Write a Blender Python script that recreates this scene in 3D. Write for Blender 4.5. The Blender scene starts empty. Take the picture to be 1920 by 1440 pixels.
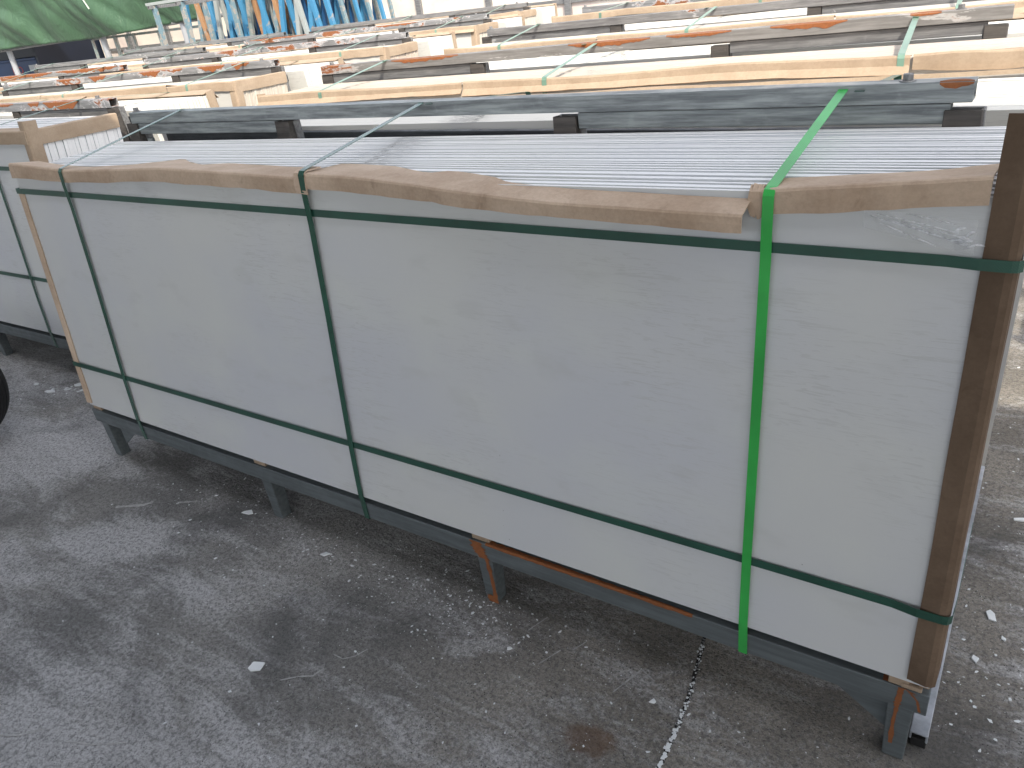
import bpy, bmesh, math, random
from mathutils import Vector, Matrix, Euler, noise as mnoise
random.seed(7)
R = math.radians
scene = bpy.context.scene
col = scene.collection

# ------------------------------------------------------------------ camera, sky, sun, exposure
cam = bpy.data.cameras.new('camera'); camo = bpy.data.objects.new('camera', cam); col.objects.link(camo)
cam.sensor_width = 36; cam.lens = 1443/1920*36; cam.clip_start = .02; cam.clip_end = 400
rows = [[0.8311245, 0.16989432, -0.52949786], [0.54302349, -0.45313139, 0.70696353], [-0.11982301, -0.87510449, -0.46886521]]
camo.matrix_world = Matrix([[rows[i][0], -rows[i][1], -rows[i][2], c] for i, c in enumerate((3.22, -1.305, 1.66))] + [[0, 0, 0, 1]])
scene.camera = camo
world = bpy.data.worlds.new("World"); scene.world = world; world.use_nodes = True
wn = world.node_tree.nodes; wl = world.node_tree.links
sky = wn.new('ShaderNodeTexSky'); sky.sky_type = 'NISHITA'; sky.sun_disc = False
sky.sun_elevation = R(46); sky.sun_rotation = R(132); sky.dust_density = 3
hsv = wn.new('ShaderNodeHueSaturation'); hsv.inputs['Saturation'].default_value = .36
bg = wn['Background']; bg.inputs[1].default_value = .15; wl.new(sky.outputs[0], hsv.inputs['Color']); wl.new(hsv.outputs[0], bg.inputs[0])
sun = bpy.data.lights.new('sun', 'SUN'); sun.energy = 2.0; sun.angle = R(.5); sun.color = (1, .91, .77)
suno = bpy.data.objects.new('sun', sun); col.objects.link(suno)
suno.rotation_euler = Vector((-.72, .65, -1)).to_track_quat('-Z', 'Y').to_euler()
scene.view_settings.view_transform = 'Standard'; scene.view_settings.look = 'None'
scene.view_settings.exposure = 1.3; scene.view_settings.gamma = 1

# ------------------------------------------------------------------ object helpers
def tag(o, label=None, cat=None, group=None, kind=None):
    if label: o['label'] = label
    if cat: o['category'] = cat
    if group: o['group'] = group
    if kind: o['kind'] = kind
    return o
def empty(name, loc=(0, 0, 0), rot=(0, 0, 0), label=None, cat=None, group=None):
    o = bpy.data.objects.new(name, None); col.objects.link(o); o.empty_display_size = .1
    o.location = loc; o.rotation_euler = rot
    return tag(o, label, cat, group)
class MB:
    def __init__(s): s.v = []; s.f = []; s.m = []
    def add(s, vs, fs, mi=0):
        b = len(s.v); s.v += [tuple(v) for v in vs]; s.f += [tuple(b+i for i in f) for f in fs]; s.m += [mi]*len(fs); return s
    def box(s, x0, x1, y0, y1, z0, z1, mi=0):
        return s.add([(x0,y0,z0),(x1,y0,z0),(x1,y1,z0),(x0,y1,z0),(x0,y0,z1),(x1,y0,z1),(x1,y1,z1),(x0,y1,z1)],
                     [(0,3,2,1),(4,5,6,7),(0,1,5,4),(1,2,6,5),(2,3,7,6),(3,0,4,7)], mi)
    def tube(s, p, q, w, h, wall=.004, up=(0, 0, 1)):       # open rectangular tube from p to q
        p = Vector(p); q = Vector(q); d = (q-p).normalized(); a = d.cross(Vector(up)).normalized(); b = a.cross(d).normalized()
        def ring(c, ww, hh): return [c + a*sx*ww/2 + b*sz*hh/2 for sx, sz in ((-1,-1),(1,-1),(1,1),(-1,1))]
        vs = ring(p, w, h) + ring(q, w, h) + ring(p, w-2*wall, h-2*wall) + ring(q, w-2*wall, h-2*wall)
        fs = []
        for i in range(4):
            j = (i+1) % 4
            fs += [(i, j, 4+j, 4+i), (8+j, 8+i, 12+i, 12+j), (j, i, 8+i, 8+j), (4+i, 4+j, 12+j, 12+i)]
        return s.add(vs, fs)
    def channel(s, p, q, w, dpt, front, wall=.005):          # U channel: web faces 'front', flanges go back
        p = Vector(p); q = Vector(q); d = (q-p).normalized(); n = Vector(front); n = (n-d*n.dot(d)).normalized(); a = d.cross(n).normalized()
        prof = [(-w/2, -dpt), (-w/2, 0), (w/2, 0), (w/2, -dpt), (w/2-wall, -dpt), (w/2-wall, -wall), (-w/2+wall, -wall), (-w/2+wall, -dpt)]
        k = len(prof); vs = [c + a*x + n*y for c in (p, q) for x, y in prof]
        fs = [(i, (i+1) % k, k+(i+1) % k, k+i) for i in range(k)]
        for o in (0, k): fs += [(o+0, o+1, o+6, o+7), (o+1, o+2, o+5, o+6), (o+2, o+3, o+4, o+5)]
        return s.add(vs, fs)
    def cyl(s, p, q, r0, r1=None, n=16):
        r1 = r0 if r1 is None else r1
        p = Vector(p); q = Vector(q); d = (q-p).normalized(); a = d.orthogonal().normalized(); b = d.cross(a)
        vs = [c + (a*math.cos(t)+b*math.sin(t))*r for c, r in ((p, r0), (q, r1)) for t in [2*math.pi*i/n for i in range(n)]]
        return s.add(vs, [(i, (i+1) % n, n+(i+1) % n, n+i) for i in range(n)] + [tuple(range(n))[::-1], tuple(range(n, 2*n))])
    def build(s, name, mat, parent=None, bevel=0, smooth=False, solid=0, offs=0, seg=2):
        me = bpy.data.meshes.new(name); me.from_pydata(s.v, [], s.f)
        for m_ in (mat if isinstance(mat, (list, tuple)) else [mat]): me.materials.append(m_)
        for p, i in zip(me.polygons, s.m): p.material_index = i; p.use_smooth = bool(smooth)
        bm = bmesh.new(); bm.from_mesh(me); bmesh.ops.recalc_face_normals(bm, faces=bm.faces); bm.to_mesh(me); bm.free()
        me.validate(); me.update()
        if smooth: me.set_sharp_from_angle(angle=R(smooth if smooth > 1 else 38))
        o = bpy.data.objects.new(name, me); col.objects.link(o)
        if parent: o.parent = parent
        if solid:
            m = o.modifiers.new('s', 'SOLIDIFY'); m.thickness = solid; m.offset = offs
        if bevel:
            m = o.modifiers.new('b', 'BEVEL'); m.width = bevel; m.segments = seg; m.limit_method = 'ANGLE'
        return o
def grid(rws):                      # rows of equally many points -> MB
    m = MB(); n = len(rws[0]); vs = [p for r in rws for p in r]
    return m.add(vs, [(i*n+j, i*n+j+1, (i+1)*n+j+1, (i+1)*n+j) for i in range(len(rws)-1) for j in range(n-1)])
def interp(pts, x):
    if x <= pts[0][0]: return pts[0][1]
    for (a, u), (b, v) in zip(pts, pts[1:]):
        if x <= b:
            t = (x-a)/(b-a); t = t*t*(3-2*t)*.35 + t*.65
            return u+(v-u)*t
    return pts[-1][1]
def n1(x, s=0.): return mnoise.noise(Vector((x, s, s*1.7)))

# ------------------------------------------------------------------ material helpers
class M:
    def __init__(s, name, color=(.5, .5, .5), rough=.6, metal=0, spec=.5):
        s.mat = bpy.data.materials.new(name); s.mat.use_nodes = True; s.t = s.mat.node_tree; s.n = s.t.nodes
        s.b = s.n['Principled BSDF']; s.set('Base Color', (*color, 1)); s.set('Roughness', rough); s.set('Metallic', metal); s.set('Specular IOR Level', spec)
        s.tc = s.n.new('ShaderNodeTexCoord')
    def set(s, k, v):
        if hasattr(v, 'node'): s.t.links.new(v, s.b.inputs[k])
        else: s.b.inputs[k].default_value = v
    def link(s, a, b): s.t.links.new(a, b)
    def coords(s, scale=(1, 1, 1), rot=(0, 0, 0), loc=(0, 0, 0), kind='Object'):
        m = s.n.new('ShaderNodeMapping'); s.link(s.tc.outputs[kind], m.inputs[0])
        m.inputs['Scale'].default_value = scale; m.inputs['Rotation'].default_value = rot; m.inputs['Location'].default_value = loc
        return m.outputs[0]
    def noise(s, scale, detail=4, rough=.55, co=None, dist=0, out='Fac'):
        t = s.n.new('ShaderNodeTexNoise'); t.inputs['Scale'].default_value = scale; t.inputs['Detail'].default_value = detail
        t.inputs['Roughness'].default_value = rough; t.inputs['Distortion'].default_value = dist
        s.link(co if co is not None else s.tc.outputs['Object'], t.inputs['Vector']); return t.outputs[out]
    def vor(s, scale, co=None, feature='F1', out='Distance'):
        t = s.n.new('ShaderNodeTexVoronoi'); t.inputs['Scale'].default_value = scale; t.feature = feature
        s.link(co if co is not None else s.tc.outputs['Object'], t.inputs['Vector']); return t.outputs[out]
    def ramp(s, f, lo, hi, a=0., b=1.):
        m = s.n.new('ShaderNodeMapRange'); s.link(f, m.inputs[0]); m.interpolation_type = 'SMOOTHSTEP'
        m.inputs[1].default_value = lo; m.inputs[2].default_value = hi; m.inputs[3].default_value = a; m.inputs[4].default_value = b
        return m.outputs[0]
    def math(s, op, a, b=0., c=None):
        m = s.n.new('ShaderNodeMath'); m.operation = op
        for i, v in enumerate((a, b) if c is None else (a, b, c)):
            if hasattr(v, 'node'): s.link(v, m.inputs[i])
            else: m.inputs[i].default_value = v
        return m.outputs[0]
    def mix(s, f, a, b, mode='MIX'):
        m = s.n.new('ShaderNodeMix'); m.data_type = 'RGBA'; m.blend_type = mode
        for k, v in ((0, f), (6, a), (7, b)):
            if hasattr(v, 'node'): s.link(v, m.inputs[k])
            elif k: m.inputs[k].default_value = (*v, 1)
            else: m.inputs[k].default_value = v
        return m.outputs[2]
    def rnd(s, scale=(1, 1, 1)):          # object coordinates shifted by a per-object random amount
        oi = s.n.new('ShaderNodeObjectInfo'); k = s.n.new('ShaderNodeVectorMath'); k.operation = 'SCALE'; k.inputs[0].default_value = (37, 23, 11); s.link(oi.outputs['Random'], k.inputs['Scale'])
        a = s.n.new('ShaderNodeVectorMath'); a.operation = 'MULTIPLY_ADD'; s.link(s.tc.outputs['Object'], a.inputs[0]); a.inputs[1].default_value = scale; s.link(k.outputs[0], a.inputs[2])
        return a.outputs[0]
    def sep(s, kind='Object'):
        m = s.n.new('ShaderNodeSeparateXYZ'); s.link(s.tc.outputs[kind], m.inputs[0]); return m.outputs
    def bump(s, h, strength=.3, dist=.002):
        m = s.n.new('ShaderNodeBump'); m.inputs['Strength'].default_value = strength; m.inputs['Distance'].default_value = dist
        s.link(h, m.inputs['Height']); s.set('Normal', m.outputs[0]); return s

def blob(m, X, Y, cx, cy, rx, ry, ang=0.):      # soft elliptical mask, roughened by noise
    ca, sa = math.cos(ang), math.sin(ang)
    dx = m.math('SUBTRACT', X, cx); dy = m.math('SUBTRACT', Y, cy)
    a = m.math('DIVIDE', m.math('ADD', m.math('MULTIPLY', dx, ca), m.math('MULTIPLY', dy, sa)), rx)
    b = m.math('DIVIDE', m.math('SUBTRACT', m.math('MULTIPLY', dy, ca), m.math('MULTIPLY', dx, sa)), ry)
    return m.math('SQRT', m.math('ADD', m.math('MULTIPLY', a, a), m.math('MULTIPLY', b, b)))

# --- ground concrete
def mat_ground():
    m = M('concrete_ground', rough=.9, spec=.25)
    X, Y, Z = m.sep()
    st = m.coords((1, 3.2, 1), (0, 0, R(-32)))
    big = m.noise(1.1, 6, .62, dist=.4); mid = m.noise(4.5, 8, .7, co=st, dist=.6)
    fine = m.noise(60, 8, .75); grit = m.noise(190, 4, .7)
    c = m.mix(m.ramp(big, .35, .7), (.24, .24, .238), (.42, .412, .395))
    # warmer, browner concrete near the right end
    c = m.mix(m.ramp(X, 1.5, 2.6, 0, .85), c, m.mix(m.ramp(m.noise(3, 5), .35, .7), (.24, .22, .19), (.42, .385, .335)))
    # dusty swept areas (white stone dust)
    w = m.math('ADD', m.noise(2.6, 7, .68, co=st, dist=.8), m.math('MULTIPLY', m.math('SUBTRACT', fine, .5), .55))
    def dust(cx, cy, rx, ry, ang, k):
        d = blob(m, X, Y, cx, cy, rx, ry, ang)
        return m.math('MULTIPLY', m.ramp(d, .1, 1.15, 1, 0), k)
    dm = dust(-.35, -.08, .75, .42, .45, 1.)
    for a in ((.62, -.35, .5, .17, .45, .85), (1.3, -.95, 1.1, .4, .3, .75), (1.15, -.35, .55, .16, .35, .45), (1.75, -.7, .6, .2, .3, .45), (.2, -.75, .9, .3, .5, .5), (-1.6, .1, 1.2, .5, .2, .55), (-.9, .27, .35, .12, .2, .6), (3.5, .8, .25, 1.6, 0, .5), (2.2, -.9, .5, .3, .3, .35)):
        dm = m.math('MAXIMUM', dm, dust(*a))
    f = m.math('ADD', m.math('MULTIPLY', dm, .34), w)
    f = m.ramp(f, .47, .76, 0, .85)
    c = m.mix(f, c, (.72, .72, .74))
    streak = m.ramp(m.noise(7, 8, .8, co=m.coords((1, 5, 1), (0, 0, R(-38))), dist=.5), .58, .72)
    c = m.mix(m.math('MULTIPLY', streak, m.ramp(X, -.2, 2.0, .8, .12)), c, (.52, .52, .54))
    # pores and dark aggregate
    p = m.ramp(m.vor(95), .12, .22, .95, 0)
    c = m.mix(m.math('MULTIPLY', p, m.ramp(m.noise(9, 3), .42, .6)), c, (.035, .033, .03))
    p2 = m.ramp(m.vor(150), .06, .13, .8, 0)
    c = m.mix(m.math('MULTIPLY', p2, m.ramp(m.noise(5, 3), .4, .65)), c, (.42, .41, .39))
    c = m.mix(m.ramp(grit, .45, .62, .0, .35), c, (.07, .07, .07))
    c = m.mix(m.ramp(m.noise(75, 8, .8, dist=.4), .47, .58, 0, .6), c, (.10, .10, .102))
    c = m.mix(m.ramp(m.noise(105, 8, .8, co=m.coords(loc=(9, 2, 0))), .53, .62, 0, .5), c, (.45, .45, .46))
    # brown stain
    s_ = m.ramp(m.math('ADD', blob(m, X, Y, 2.53, -.27, .07, .045, .3), m.math('MULTIPLY', m.math('SUBTRACT', m.noise(25, 4), .5), 1.2)), .6, 1.2, .6, 0)
    c = m.mix(s_, c, (.16, .085, .045))
    # damp / oily darker zones
    c = m.mix(m.ramp(m.noise(1.7, 5, .6, dist=.5), .52, .72, 0, .55), c, (.09, .092, .094))
    m.set('Base Color', c)
    h = m.math('ADD', m.math('MULTIPLY', fine, .8), m.math('ADD', m.math('MULTIPLY', mid, .8), m.math('MULTIPLY', grit, .35)))
    m.set('Roughness', m.ramp(big, .3, .7, .75, .95))
    m.bump(h, 1., .014)
    return m.mat
def mat_steel(name, base, dark, rust=.62, pale=.6, rough=.5, metal=.25, stretch=1.):
    m = M(name, rough=rough, metal=metal, spec=.5)
    st = m.rnd((1, 14, 14)); a = m.noise(5, 6, .65, co=st); b = m.noise(18, 6, .6, co=m.rnd())
    c = m.mix(m.ramp(a, .3, .7), dark, base)
    c = m.mix(m.ramp(b, .58, .72, 0, .10), c, tuple(min(1, x*1.9+.06) for x in base))
    rn = m.noise(3.1, 8, .7, dist=.35, co=m.rnd((stretch, 2.2, 2.2)))
    r = m.ramp(rn, rust, rust+.025)
    c = m.mix(m.ramp(rn, rust-.035, rust-.015, 0, .7), c, tuple(min(1, x*1.5+.1) for x in base))
    c = m.mix(r, c, m.mix(m.noise(40, 4), (.12, .042, .02), (.33, .125, .045)))
    m.set('Base Color', c); m.set('Roughness', m.ramp(b, .3, .7, rough-.12, rough+.15)); m.set('Metallic', m.ramp(r, 0, 1, metal, 0))
    m.bump(m.math('ADD', b, m.math('MULTIPLY', r, .5)), .25, .002)
    return m.mat
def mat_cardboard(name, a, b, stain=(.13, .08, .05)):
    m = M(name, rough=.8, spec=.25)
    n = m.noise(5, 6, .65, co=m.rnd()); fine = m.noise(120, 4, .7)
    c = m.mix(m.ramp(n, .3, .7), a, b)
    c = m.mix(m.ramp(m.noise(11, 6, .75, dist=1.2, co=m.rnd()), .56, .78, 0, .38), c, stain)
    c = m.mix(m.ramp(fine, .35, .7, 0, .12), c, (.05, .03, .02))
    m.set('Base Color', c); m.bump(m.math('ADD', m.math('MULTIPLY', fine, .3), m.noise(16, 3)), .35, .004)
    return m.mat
def mat_board(name, face, edgea, edgeb, streak=.38, film=True, drip=True):
    """fibre board: smooth filmed faces, cut edges that vary sheet by sheet"""
    m = M(name, rough=.4, spec=.5)
    X, Y, Z = m.sep()
    nm = m.n.new('ShaderNodeNewGeometry')
    # sheet by sheet tone from the depth coordinate
    yy = m.n.new('ShaderNodeCombineXYZ'); m.link(Y, yy.inputs[0])
    w = m.noise(55, 2, .8, co=yy.outputs[0])
    e = m.mix(m.ramp(w, .35, .65), edgea, edgeb)
    e = m.mix(m.ramp(m.noise(30, 5, .7, co=m.coords((1, 1, 1))), .5, .8, 0, .25), e, tuple(x*.55 for x in edgea))
    if drip:
        t = m.math('ADD', X, m.math('MULTIPLY', Y, .42))
        band = m.ramp(m.math('ABSOLUTE', m.math('SUBTRACT', t, 1.78)), 0, .13, 1, 0)
        line = m.ramp(m.math('ABSOLUTE', m.math('SUBTRACT', t, 1.735)), .004, .018, 1, 0)
        dash = m.ramp(m.noise(9, 3, .6, co=m.coords((3, 60, 1))), .49, .53)
        k = m.math('MULTIPLY', m.math('ADD', m.math('MULTIPLY', band, .7), line), dash)
        k2 = m.math('MULTIPLY', m.ramp(m.noise(2.2, 3), .6, .7), m.math('MULTIPLY', m.ramp(m.noise(14, 4, .7, co=m.coords((3, 40, 1))), .6, .64), .6))
        e = m.mix(m.math('MAXIMUM', k, k2), e, (.09, .08, .075))
    # face
    big = m.noise(1.3, 3, .5); md = m.noise(3.4, 3, .5, co=m.coords((1, 1, 1.6)))
    f = m.mix(m.ramp(big, .35, .68), face, (face[0]*.93, face[1]*.94, face[2]*1.01))
    f = m.mix(m.ramp(md, .45, .75, 0, .3), f, (face[0]*1.06, face[1]*1.09, face[2]*1.03))
    sm = m.ramp(m.noise(4.2, 3, .55, co=m.coords((1, 1, 2.2), loc=(5, 0, 1))), .57, .7, 0, .28)
    f = m.mix(sm, f, tuple(x*.80 for x in face))
    grain = m.noise(13, 5, .62, co=m.coords((1.0, 1, 11)), dist=1.4)
    gm = m.ramp(m.noise(1.9, 2, co=m.coords(loc=(2.2, 0, 3.3))), .42, .62)
    gr = m.math('MULTIPLY', m.ramp(grain, .54, .60), gm)
    f = m.mix(m.math('MULTIPLY', gr, streak), f, tuple(x*.74 for x in face))
    spk = m.ramp(m.vor(26), .03, .05, .6, 0)
    f = m.mix(m.math('MULTIPLY', spk, m.ramp(m.noise(4, 2), .6, .66)), f, (.12, .12, .12))
    sn = m.n.new('ShaderNodeSeparateXYZ'); m.link(m.tc.outputs['Normal'], sn.inputs[0])
    isf = m.ramp(m.math('ABSOLUTE', sn.outputs[1]), .5, .6)
    m.set('Base Color', m.mix(isf, e, f))
    m.set('Roughness', m.ramp(isf, 0, 1, .7, .27 if film else .6))
    h = m.math('ADD', m.math('MULTIPLY', m.math('MULTIPLY', grain, gm), m.math('MULTIPLY', isf, .6)), m.math('MULTIPLY', m.noise(5, 2), m.math('MULTIPLY', isf, .8)))
    h = m.math('ADD', h, m.math('MULTIPLY', m.noise(90, 3), m.math('MULTIPLY', m.math('SUBTRACT', 1, isf), .5)))
    m.bump(h, .28, .004)
    return m.mat
def mat_strap(name, c, transm=0., rough=.3):
    m = M(name, color=c, rough=rough, spec=.6)
    h = m.math('SINE', m.math('MULTIPLY', m.sep()[0], 1400)); h2 = m.math('SINE', m.math('MULTIPLY', m.sep()[2], 1400))
    m.set('Base Color', m.mix(m.ramp(m.noise(7, 3), .3, .7), c, tuple(x*.72 for x in c)))
    m.set('Transmission Weight', 0); m.set('Coat Weight', .25); m.set('Coat Roughness', .25)
    m.bump(m.math('MULTIPLY', h, h2), .25, .0005)
    if transm: m.set('Subsurface Weight', transm)
    return m.mat

G = mat_ground()
STEEL_DARK = mat_steel('dark_mill_steel', (.36, .395, .395), (.14, .155, .165), .85, rough=.42, metal=.35)
STEEL = mat_steel('grey_galvanised_steel', (.26, .26, .26), (.13, .13, .135), .66, rough=.5)
STEEL_RUST = mat_steel('flaking_rusty_steel', (.30, .30, .31), (.16, .165, .17), .545, rough=.55)
STEEL_BASE = mat_steel('blue_grey_base_steel', (.155, .18, .19), (.105, .122, .13), .8, rough=.5)
CARD = mat_cardboard('brown_cardboard', (.44, .325, .235), (.60, .47, .36))
CARD_DK = mat_cardboard('dark_brown_cardboard', (.115, .078, .052), (.185, .13, .09), (.05, .03, .018))  # darker brown, for the near right corner post
CARD_SUN = mat_cardboard('sunlit_cardboard', (.37, .28, .20), (.46, .36, .265), (.28, .20, .135))  # sunlit copy of the cardboard, its tone set apart from the shaded one
BOARD = mat_board('grey_filmed_board', (.63, .645, .64), (.80, .80, .80), (.89, .89, .885))
BOARD_B = mat_board('cream_board', (.55, .54, .50), (.52, .45, .37), (.68, .63, .54), film=False)
BOARD_W = mat_board('white_board', (.60, .59, .56), (.68, .66, .61), (.74, .72, .66), film=False)
BOARD_P = mat_board('pinkish_board', (.58, .55, .50), (.50, .40, .32), (.62, .52, .43), film=False)
S_DK = mat_strap('dark_green_strap', (.018, .085, .06))
S_DG = mat_strap('deep_green_strap', (.02, .10, .065), rough=.22)
S_MID = mat_strap('sunlit_green_strap', (.17, .30, .23))  # paler than the near straps: sunlight put into the colour
PLATE = mat_steel('dark_post_steel', (.085, .075, .068), (.035, .032, .03), .7, rough=.7, metal=0)
RAILM = mat_steel('shaded_rail_steel', (.06, .065, .07), (.025, .027, .03), .75, rough=.55)  # near-black colour carries the shade on the back rail
S_BR = mat_strap('bright_green_strap', (.04, .48, .085), rough=.3)
m_ = M('white_chip', (.75, .78, .8), .7); CHIP = m_.mat
m_ = M('shim_wood', rough=.85); m_.set('Base Color', m_.mix(m_.noise(30, 5, co=m_.coords((1, 8, 8))), (.22, .15, .1), (.48, .38, .28))); WOOD = m_.mat
m_ = M('black_rubber', (.012, .012, .013), .7); RUBBER = m_.mat
RUSTM = M('orange_rust_stain', rough=.85)
RUSTM.set('Base Color', RUSTM.mix(RUSTM.noise(60, 5, .7), (.12, .038, .016), (.36, .13, .04))); RUSTMAT = RUSTM.mat

# ------------------------------------------------------------------ setting: ground
gm = MB(); gm.add([(-60, -25, 0), (40, -25, 0), (40, 70, 0), (-60, 70, 0)], [(0, 1, 2, 3)])
tag(gm.build('ground', G), 'stained dark concrete yard floor with pale stone dust', kind='structure')
# dark control joint packed with crushed white stone
jp = [(2.712, -.40), (2.708, -.26), (2.707, -.18), (2.697, -.05), (2.665, .13), (2.63, .35), (2.60, .6)]
rw = []
for i in range(61):
    t = i/60*(len(jp)-1); k = min(int(t), len(jp)-2); u = t-k
    x = jp[k][0]*(1-u)+jp[k+1][0]*u; y = jp[k][1]*(1-u)+jp[k+1][1]*u; w_ = .0055+.003*n1(i*.7)
    rw.append([(x-w_+.003*n1(i*.9, 3), y, .003), (x+w_+.003*n1(i*1.1, 5), y, .003)])
m_ = M('joint_dirt', rough=.95); m_.set('Base Color', m_.mix(m_.ramp(m_.noise(150, 4), .5, .62), (.02, .02, .02), (.3, .3, .3)))
tag(grid(rw).build('ground_joint', m_.mat), 'dark joint between concrete slabs packed with white crumbs', kind='structure')

def flake(m, x, y, r, z=0., th=None, el=1., ang=None):
    n = random.randint(4, 6); a0 = random.random()*6.28 if ang is None else ang
    pts = []
    for i in range(n):
        a = 6.283*i/n+random.uniform(-.3, .3); rr = r*random.uniform(.65, 1.1)
        px, py = math.cos(a)*rr*el, math.sin(a)*rr
        pts.append((x+px*math.cos(a0)-py*math.sin(a0), y+px*math.sin(a0)+py*math.cos(a0)))
    th = th or r*.35; b = z+.0008
    m.add([(p[0], p[1], b) for p in pts]+[(p[0], p[1], b+th*random.uniform(.6, 1)) for p in pts],
          [tuple(range(n, 2*n)), tuple(range(n))[::-1]]+[(i, (i+1) % n, n+(i+1) % n, n+i) for i in range(n)])
cm = MB()
def cloud(n, cx, cy, sx, sy, ang, r0, r1):
    for _ in range(n):
        a = random.gauss(0, sx); b = random.gauss(0, sy)
        x = cx+a*math.cos(ang)-b*math.sin(ang); y = cy+a*math.sin(ang)+b*math.cos(ang)
        flake(cm, x, y, r0+(r1-r0)*random.random()**5, el=random.uniform(1, 2.2))
cloud(600, 1.75, -.03, .42, .10, -.05, .0009, .0042)
cloud(110, 2.00, -.02, .09, .05, 0, .0010, .0050)
cloud(300, 1.1, -.05, .35, .12, 0, .0010, .0050)
cloud(450, 2.5, -.12, .5, .14, 0, .0008, .0035)
cloud(120, 1.6, -.45, .5, .2, 0, .0010, .0050)
cloud(90, -.9, .28, .25, .05, .2, .002, .014)
cloud(120, -1.2, .15, .5, .15, .2, .001, .006)
cloud(520, 3.42, .9, .14, .55, 0, .0009, .0048)
cloud(160, 3.4, .2, .15, .3, 0, .0010, .0045)
for i in range(170):
    t = random.random(); k = min(int(t*4), 3); u = t*4-k
    x = jp[k][0]*(1-u)+jp[k+1][0]*u; y = jp[k][1]*(1-u)+jp[k+1][1]*u
    flake(cm, x+random.gauss(0, .003), y, random.uniform(.001, .0045)*(1.5 if y < -.15 else 1), z=.003)
tag(cm.build('stone_crumbs', CHIP), 'white stone crumbs scattered over the concrete', 'debris', kind='stuff')
# curved scrape marks of dried slurry
sm = MB()
def scrape(pts, w):
    rws = []
    for i in range(25):
        t = i/24*(len(pts)-1); k = min(int(t), len(pts)-2); u = t-k
        x = pts[k][0]*(1-u)+pts[k+1][0]*u; y = pts[k][1]*(1-u)+pts[k+1][1]*u
        d = Vector((pts[k+1][0]-pts[k][0], pts[k+1][1]-pts[k][1])).normalized(); ww = w*(.5+abs(n1(i*.8, pts[0][0]))*1.6)
        rws.append([(x-d.y*ww, y+d.x*ww, .002), (x+d.y*ww, y-d.x*ww, .002)])
    g_ = grid(rws); sm.add(g_.v, g_.f)
for p, w_ in (([(1.09, -1.02), (1.16, -.985), (1.20, -.94)], .0035), ([(1.68, -.51), (1.72, -.475), (1.755, -.455), (1.76, -.43)], .003), ([(1.75, -.37), (1.79, -.37), (1.815, -.345), (1.83, -.31)], .0022),
              ([(1.32, -.42), (1.36, -.40)], .003), ([(2.52, -.12), (2.555, -.02), (2.60, -.04)], .0022), ([(2.38, .0), (2.36, -.045)], .002), ([(2.30, -.13), (2.33, -.06)], .002), ([(2.21, -.04), (2.235, .03)], .0018),
              ([(1.30, -.93), (1.38, -.90), (1.46, -.85)], .0022), ([(1.02, -.58), (1.10, -.57)], .002), ([(.40, -.23), (.50, -.17), (.52, -.14)], .008), ([(.62, -.10), (.69, -.06)], .006)):
    scrape(p, w_)
m_ = M('dried_slurry', rough=.95); m_.set('Base Color', m_.mix(m_.noise(80, 3), (.2, .2, .2), (.6, .6, .6)))
tag(sm.build('slurry_scrapes', m_.mat), 'thin pale scrape marks of dried slurry on the concrete', 'marks', kind='stuff')
# larger broken shards, each one a thing
def shard(x, y, r, el, ang, label):
    m = MB(); flake(m, x, y, r, th=.006, el=el, ang=ang)
    tag(m.build('stone_shard', CHIP, bevel=.0006, seg=1), label, 'stone shard', 'broken white shards on the concrete')
for a in ((3.300, .564, .013, 2.1, 1.8, 'largest white shard on the concrete right of the cardboard post foot'),
          (3.335, .488, .008, 1.5, 2.0, 'small white shard directly below the largest one at the right edge'),
          (3.281, .386, .012, 1.6, 1.9, 'lowest white shard beside the steel channel at the right'),
          (3.335, 1.02, .011, 2.0, .2, 'thin white shard high on the concrete at the right edge'),
          (2.623, -.099, .0085, 1.3, .5, 'bright white shard left of the dark ground joint'),
          (2.198, -.121, .008, 1.2, .5, 'lone white shard on grey concrete below the rust stained leg'),
          (1.404, -.061, .012, 1.6, .6, 'small white shard below the middle of the base beam'),
          (.95, -.019, .018, 1.5, .3, 'crushed white shard between the two left rack legs'),
          (-.975, .235, .022, 1.7, .3, 'white shard nearest the black tyre at left'),
          (-.89, .344, .022, 1.5, .4, 'white shard half hidden behind the left end of the near rack'),
          (1.578, -.511, .02, 1.3, .8, 'crumbled white lump on the dark concrete in the lower middle')):
    shard(*a)

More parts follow.
